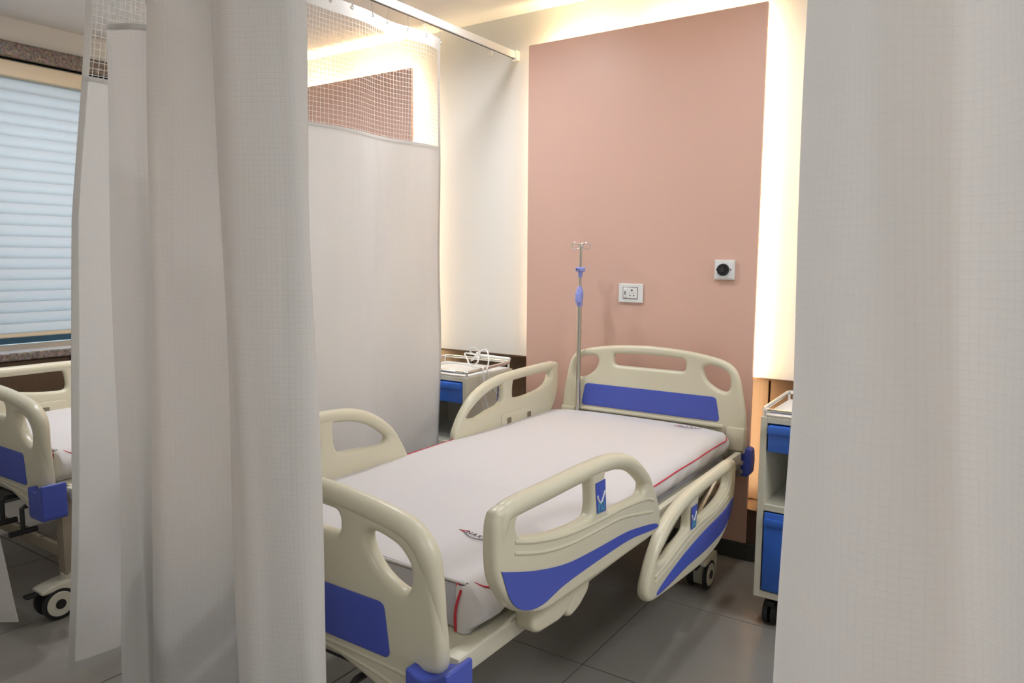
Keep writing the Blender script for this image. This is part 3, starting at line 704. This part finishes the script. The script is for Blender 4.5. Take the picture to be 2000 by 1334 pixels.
# ----------------------------------------------------------------- mattresses
def make_mattress(x0, x1, y0, y1, z0, z1, label):
    t = thing('mattress', ((x0+x1)/2, (y0+y1)/2, z0), label, 'mattress', 'sheeted mattresses with red piping')
    def surf(u, v, side):                             # crowned top
        x = x0+(x1-x0)*u; y = y0+(y1-y0)*v
        cr = 0.016*(1-(2*u-1)**4)*(1-max(0, 1-2*v)**8)
        return x, y, z1-0.016+cr
    bm = bmesh.new()
    NX, NY = 24, 60
    top = [[None]*(NY+1) for _ in range(NX+1)]
    for i in range(NX+1):
        for j in range(NY+1):
            x, y, z = surf(i/NX, j/NY, 0)
            z += 0.0025*math.sin(x*9+y*4)*math.sin(y*5.3+1)
            if abs(y-(y0+0.33*(y1-y0))) < 0.03: z += 0.0025       # faint crease across
            top[i][j] = bm.verts.new((x, y, z))
    for i in range(NX):
        for j in range(NY): bm.faces.new((top[i][j], top[i+1][j], top[i+1][j+1], top[i][j+1]))
    # long sides: soft drape bulging over the edge
    for s in (0, 1):
        i = NX if s else 0; sx = 1 if s else -1; rows = [[top[i][j] for j in range(NY+1)]]
        NR = 10
        for r in range(1, NR+1):
            f = r/NR; row = []
            for j in range(NY+1):
                b = top[i][j].co; v = j/NY; foot = max(0, 1-v/0.3)**1.5 if s else 0
                bul = 0.034*math.sin(min(1, f*1.15)*PI)**0.8*(1 if s else 0.3)
                if s: bul = bul*(1.35-0.45*v) + foot*0.035*math.sin(f*PI*0.75)*f
                bul += 0.0055*math.sin(v*70+f*7+1.5*math.sin(v*17))*f*(1-f)*3 + 0.003*math.sin(v*39-f*9)*f
                zz = b.z-(b.z-z0)*f
                row.append(bm.verts.new((b.x+sx*(bul-0.02*f*f), b.y, zz)))
            rows.append(row)
        for r in range(NR):
            for j in range(NY): bm.faces.new((rows[r][j], rows[r][j+1], rows[r+1][j+1], rows[r+1][j]))
        if s:                                          # the cloth wraps round the corner at the foot
            wrap = []
            for r in range(NR+1):
                p = rows[r][0].co; zz = max(z0, min(p.z, z1-0.022))
                wrap.append([bm.verts.new((p.x-0.006, y0-0.008, zz)), bm.verts.new((x1-0.012+(p.x-x1)*0.4, y0-0.014, zz)), bm.verts.new((x1-0.030, y0-0.011, zz))])
            for r in range(NR):
                q = [rows[r][0]]+wrap[r]; q2 = [rows[r+1][0]]+wrap[r+1]
                for k in range(3): bm.faces.new((q[k], q[k+1], q2[k+1], q2[k]))
    # head end
    rows = [[top[i][NY] for i in range(NX+1)], [bm.verts.new((top[i][NY].co.x, y1+0.004, z0)) for i in range(NX+1)]]
    for i in range(NX): bm.faces.new((rows[0][i], rows[0][i+1], rows[1][i+1], rows[1][i]))
    obj('sheet', bm, M_SHEET, t, True)
    # foot end shows the lilac grey mattress cloth
    bm = bmesh.new(); box(bm, x0+0.006, x1-0.004, y0-0.004, y1-0.01, z0+0.002, z1-0.026, bev=0.008)
    obj('core', bm, M_MATT, t, True)
    bm = bmesh.new(); tube(bm, [(x0+0.01, y0-0.004, z1-0.019), (CX0(x0, x1), y0-0.006, z1-0.018), (x1-0.004, y0-0.004, z1-0.019)], 0.004, 8); obj('seam', bm, M_SHEET, t, True)
    # red piping: right and left top edges, two upright corners
    P = []
    for k in range(41):
        v = k/40; y = y0+0.02+(y1-y0-0.05)*v
        P.append((x1+0.0345-0.010*v, y, z1-0.041+0.001*math.sin(v*30)))
    P = [(x1-0.030, y0-0.012, z1-0.024), (x1-0.005, y0+0.012, z1-0.019), (x1+0.022, y0+0.028, z1-0.030)]+P[1:]+[(x1+0.01, y1+0.002, z1-0.03), (x1-0.02, y1+0.008, z1-0.025)]
    bm = bmesh.new(); tube(bm, catmull(P, 3), 0.0028, 8); obj('piping', bm, M_RED, t, True)
    P = [(x0-0.003, y0+0.01+(y1-y0-0.02)*k/60, z1-0.0145+(0.003*math.sin(k*2.1) if k < 22 else 0)) for k in range(61)]
    bm = bmesh.new(); tube(bm, catmull(P, 3), 0.0026, 8); obj('piping', bm, M_RED, t, True)
    bm = bmesh.new(); tube(bm, catmull([(x1-0.012, y0-0.014, z1-0.032), (x1-0.022, y0-0.017, z1-0.065), (x1-0.029, y0-0.016, z1-0.10), (x1-0.030, y0-0.013, z0+0.002)], 5), 0.0034, 8); obj('piping', bm, M_RED, t, True)
    return t
def CX0(a, b): return (a+b)/2
def print_word(parent, text, loc, rot, size, z):
    cu = bpy.data.curves.new('tmp', 'FONT'); cu.body = text; cu.size = size; cu.extrude = 0.0003; cu.space_character = 1.5
    tobj = bpy.data.objects.new('tmp', cu); C.objects.link(tobj)
    dg = bpy.context.evaluated_depsgraph_get(); dg.update()
    me = bpy.data.meshes.new_from_object(tobj.evaluated_get(dg)); bpy.data.objects.remove(tobj); bpy.data.curves.remove(cu)
    me.transform(Matrix.Translation((loc[0], loc[1], z)) @ Matrix.Rotation(rot, 4, 'Z'))
    me.transform(Matrix.Translation(-root_loc(parent)))
    me.materials.clear()
    o = link_mesh('printed_word', me, M_INK, parent)
    c, s = math.cos(rot), math.sin(rot)
    def q(a, b): return (loc[0]+a*c-b*s, loc[1]+a*s+b*c, z)
    L = len(text)*size*0.95
    bm = bmesh.new(); tube(bm, catmull([q(-0.030, 0.004), q(-0.012, 0.006), q(0.0, 0.016)], 4), 0.0011, 5); tube(bm, catmull([q(-0.018, 0.004), q(-0.004, 0.000)], 4), 0.0011, 5)
    obj('printed_swoosh', bm, M_RED, parent)
    bm = bmesh.new(); tube(bm, catmull([q(-0.004, 0.0), q(L*0.3, -0.012), q(L*0.7, -0.012), q(L+0.01, 0.004)], 5), 0.0011, 5)
    obj('printed_swoosh', bm, M_INK, parent)
ma = make_mattress(-0.10, 0.79, -2.015, -0.156, 0.500, 0.641, 'white sheeted mattress with red piping on the bed under the pink panel')
print_word(ma, 'NAKI', (0.612, -1.797), math.radians(-10), 0.022, 0.6415)
print_word(ma, 'NAKI', (0.615, -0.222), math.radians(8), 0.022, 0.6435)
mb = make_mattress(-0.10-2.07, 0.79-2.07, -2.015+0.03, -0.156+0.03, 0.500, 0.641, 'white sheeted mattress on the bed at the left edge by the window')

# ----------------------------------------------------------------- intravenous pole
iv = thing('infusion_pole', (0.048, -0.146, 0.50), 'slim steel infusion pole with lilac clamps and hooks at the left head corner', 'infusion pole')
bx, by = 0.048, -0.146
bm = bmesh.new(); tube(bm, [(bx, by, 0.503), (bx, by, 1.17)], 0.0115, 14); obj('tube', bm, M_STEEL, iv, True)
bm = bmesh.new(); tube(bm, [(bx, by, 1.17), (bx+0.003, by, 1.448)], 0.0068, 12); obj('inner_rod', bm, M_STEEL, iv, True)
bm = bmesh.new(); tube(bm, [(bx, by, z) for z in (1.158, 1.163, 1.192, 1.195, 1.232, 1.252, 1.257)], 0.015, 16, radii=[0.014, 0.0155, 0.0165, 0.0185, 0.0185, 0.011, 0.009]); box(bm, bx-0.012, bx+0.020, by-0.026, by-0.008, 1.175, 1.225, bev=0.004); obj('clamp', bm, M_LILAC, iv, True)
bm = bmesh.new(); tube(bm, [(bx+0.002, by, z) for z in (1.300, 1.305, 1.325, 1.332)], 0.012, 14, radii=[0.008, 0.010, 0.012, 0.014])
tube(bm, [(bx+0.002, by, z) for z in (1.328, 1.333, 1.346, 1.351)], 0.02, 20, radii=[0.018, 0.025, 0.025, 0.019]); obj('hook_ring', bm, M_LILAC, iv, True)
bm = bmesh.new(); cyl(bm, (bx-0.006, by-0.024, 1.340), (bx-0.006, by-0.0265, 1.340), 0.004, 10); cyl(bm, (bx+0.008, by-0.024, 1.338), (bx+0.008, by-0.0265, 1.338), 0.003, 10); obj('clamp_hole', bm, M_DARK, iv)
for k in range(4):
    a = PI/4+k*PI/2; c, s = math.cos(a), math.sin(a)
    P = [(0, 1.44), (0.012, 1.462), (0.030, 1.470), (0.044, 1.462), (0.046, 1.446), (0.034, 1.438), (0.018, 1.440)]
    bm = bmesh.new(); tube(bm, catmull([(bx+0.003+r*c, by+r*s, z) for r, z in P], 5), 0.0028, 8); obj('hook', bm, M_CHROME, iv, True)
bm = bmesh.new(); tube(bm, [(bx, by, 0.500), (bx, by, 0.56)], 0.0135, 14); obj('socket_sleeve', bm, M_CREAMM, iv, True)

# ----------------------------------------------------------------- bedside trolleys
def make_trolley(x0, y0, label):
    W, D = 0.45, 0.40; x1, y1 = x0+W, y0+D; zb, zt = 0.118, 0.812
    t = thing('bedside_trolley', (x0+W/2, y0+D/2, 0), label, 'bedside trolley', 'bedside trolleys with blue drawers')
    th = 0.024
    obj('side_panel', newbox(x0, x0+th, y0, y1, zb, zt, bev=0.002), M_CREAMM, t)
    obj('side_panel', newbox(x1-th, x1, y0, y1, zb, zt, bev=0.002), M_CREAMM, t)
    bm = newbox(x0+th, x1-th, y1-0.015, y1-0.001, zb, zt); obj('back_panel', bm, M_CREAMM, t)
    for nm, a, b in (('base', zb, zb+0.026), ('shelf', 0.457, 0.482), ('top', zt-0.022, zt)):
        obj(nm, newbox(x0+th, x1-th, y0+0.001, y1-0.016, a, b, bev=0.002), M_CREAMM, t)
    dr = obj('drawer', newbox(x0+th+0.006, x1-th-0.004, y0-0.004, y1-0.03, 0.684, 0.784, bev=0.004), M_TBLUE, t, True)
    obj('drawer_lip', newbox(x0+th+0.006, x1-th-0.004, y0-0.018, y0-0.003, 0.752, 0.784, bev=0.005), M_TBLUE, dr, True)
    obj('drawer_gap_shade', newbox(x0+th+0.001, x0+th+0.006, y0+0.01, y1-0.03, 0.684, 0.786), M_DARK, t)  # dark strip standing for the shade in the drawer's left gap
    do = obj('door', newbox(x0+th+0.005, x1-th-0.004, y0-0.004, y0+0.012, zb+0.031, 0.452, bev=0.003), M_TBLUE, t, True)
    obj('door_lip', newbox(x0+th+0.005, x1-th-0.004, y0-0.010, y0-0.003, 0.400, 0.430, bev=0.003), M_TBLUE, do, True)
    obj('tray', newbox(x0+0.01, x1-0.01, y0+0.012, y1-0.01, zt+0.0005, zt+0.006), M_WHITEP, t)
    bm = bmesh.new(); zr = 0.836
    loop = arc_round([(x0+0.004, y0+0.006, zr), (x1-0.004, y0+0.006, zr), (x1-0.004, y1-0.01, zr+0.012), (x0+0.004, y1-0.01, zr+0.012)], 0.03, 5)
    tube(bm, loop, 0.0085, 10, closed=True)
    obj('guard_rail', bm, M_CHROME, t, True)
    bm = bmesh.new()
    for xx in (x0+0.010, x1-0.010):
        for yy, zz in ((y0+0.016, zr), (y1-0.02, zr+0.010)): cyl(bm, (xx, yy, zt-0.002), (xx, yy, zz), 0.006, 10)
    obj('rail_post', bm, M_CHROME, t, True)
    for xx in (x0+0.055, x1-0.055):
        for yy in (y0+0.05, y1-0.05):
            bm = bmesh.new(); cyl(bm, (xx, yy, 0.085), (xx, yy, zb), 0.012, 12); box(bm, xx-0.018, xx+0.018, yy-0.024, yy+0.024, 0.075, 0.098, bev=0.004)
            c = obj('caster', bm, M_BLACK, t, True)
            bm = bmesh.new()
            for s in (-1, 1): tube(bm, [(xx+s*0.006, yy+0.012, 0.045), (xx+s*0.024, yy+0.012, 0.045)], 0.045, 20)
            obj('wheel', bm, M_BLACK, c, True)
    return t
make_trolley(1.070, -0.600, 'cream bedside trolley with blue drawer and door right of the bed')
make_trolley(-0.800, -0.545, 'cream bedside trolley with blue drawer and cables, left of the bed behind the curtain edge')

# things on the left trolley
cb = thing('cable', (-0.45, -0.36, 0.845), 'thin white cable looped on top of the left bedside trolley', 'cable')
bm = bmesh.new()
tube(bm, catmull([(-0.62, -0.44, 0.84), (-0.54, -0.43, 0.86), (-0.48, -0.36, 0.845), (-0.44, -0.34, 0.855), (-0.46, -0.30, 0.885), (-0.51, -0.29, 0.892), (-0.54, -0.31, 0.895), (-0.50, -0.34, 0.87), (-0.45, -0.38, 0.845), (-0.39, -0.40, 0.848), (-0.34, -0.43, 0.852), (-0.318, -0.45, 0.84), (-0.312, -0.44, 0.70), (-0.300, -0.40, 0.58)], 7), 0.0042, 8)
obj('lead', bm, M_WHITEP, cb, True)
bm = bmesh.new()
tube(bm, catmull([(-0.50, -0.27, 0.868), (-0.46, -0.36, 0.87), (-0.42, -0.34, 0.915), (-0.385, -0.33, 0.925), (-0.35, -0.36, 0.89), (-0.325, -0.40, 0.858), (-0.314, -0.42, 0.83), (-0.312, -0.36, 0.72), (-0.30, -0.22, 0.66), (-0.27, -0.10, 0.58)], 7), 0.0038, 8)
obj('lead', bm, M_WHITEP, cb, True)
bm = bmesh.new(); tube(bm, catmull([(-0.52, -0.27, 0.89), (-0.525, -0.29, 0.915), (-0.50, -0.28, 0.925), (-0.49, -0.25, 0.90), (-0.515, -0.25, 0.885), (-0.53, -0.28, 0.90)], 5), 0.004, 8); obj('knot', bm, M_WHITEP, cb, True)
rd = thing('metal_rod', (-0.6, -0.2, 0.86), 'white metal tube lying along the back of the left bedside trolley', 'tube')
bm = bmesh.new(); tube(bm, [(-0.52, -0.195, 0.874), (-0.345, -0.175, 0.866)], 0.0085, 14); obj('tube', bm, M_ALU, rd, True)
bm = bmesh.new(); tube(bm, [(-0.545, -0.198, 0.875), (-0.52, -0.195, 0.874)], 0.017, 14); obj('collar', bm, M_CHROME, rd, True)
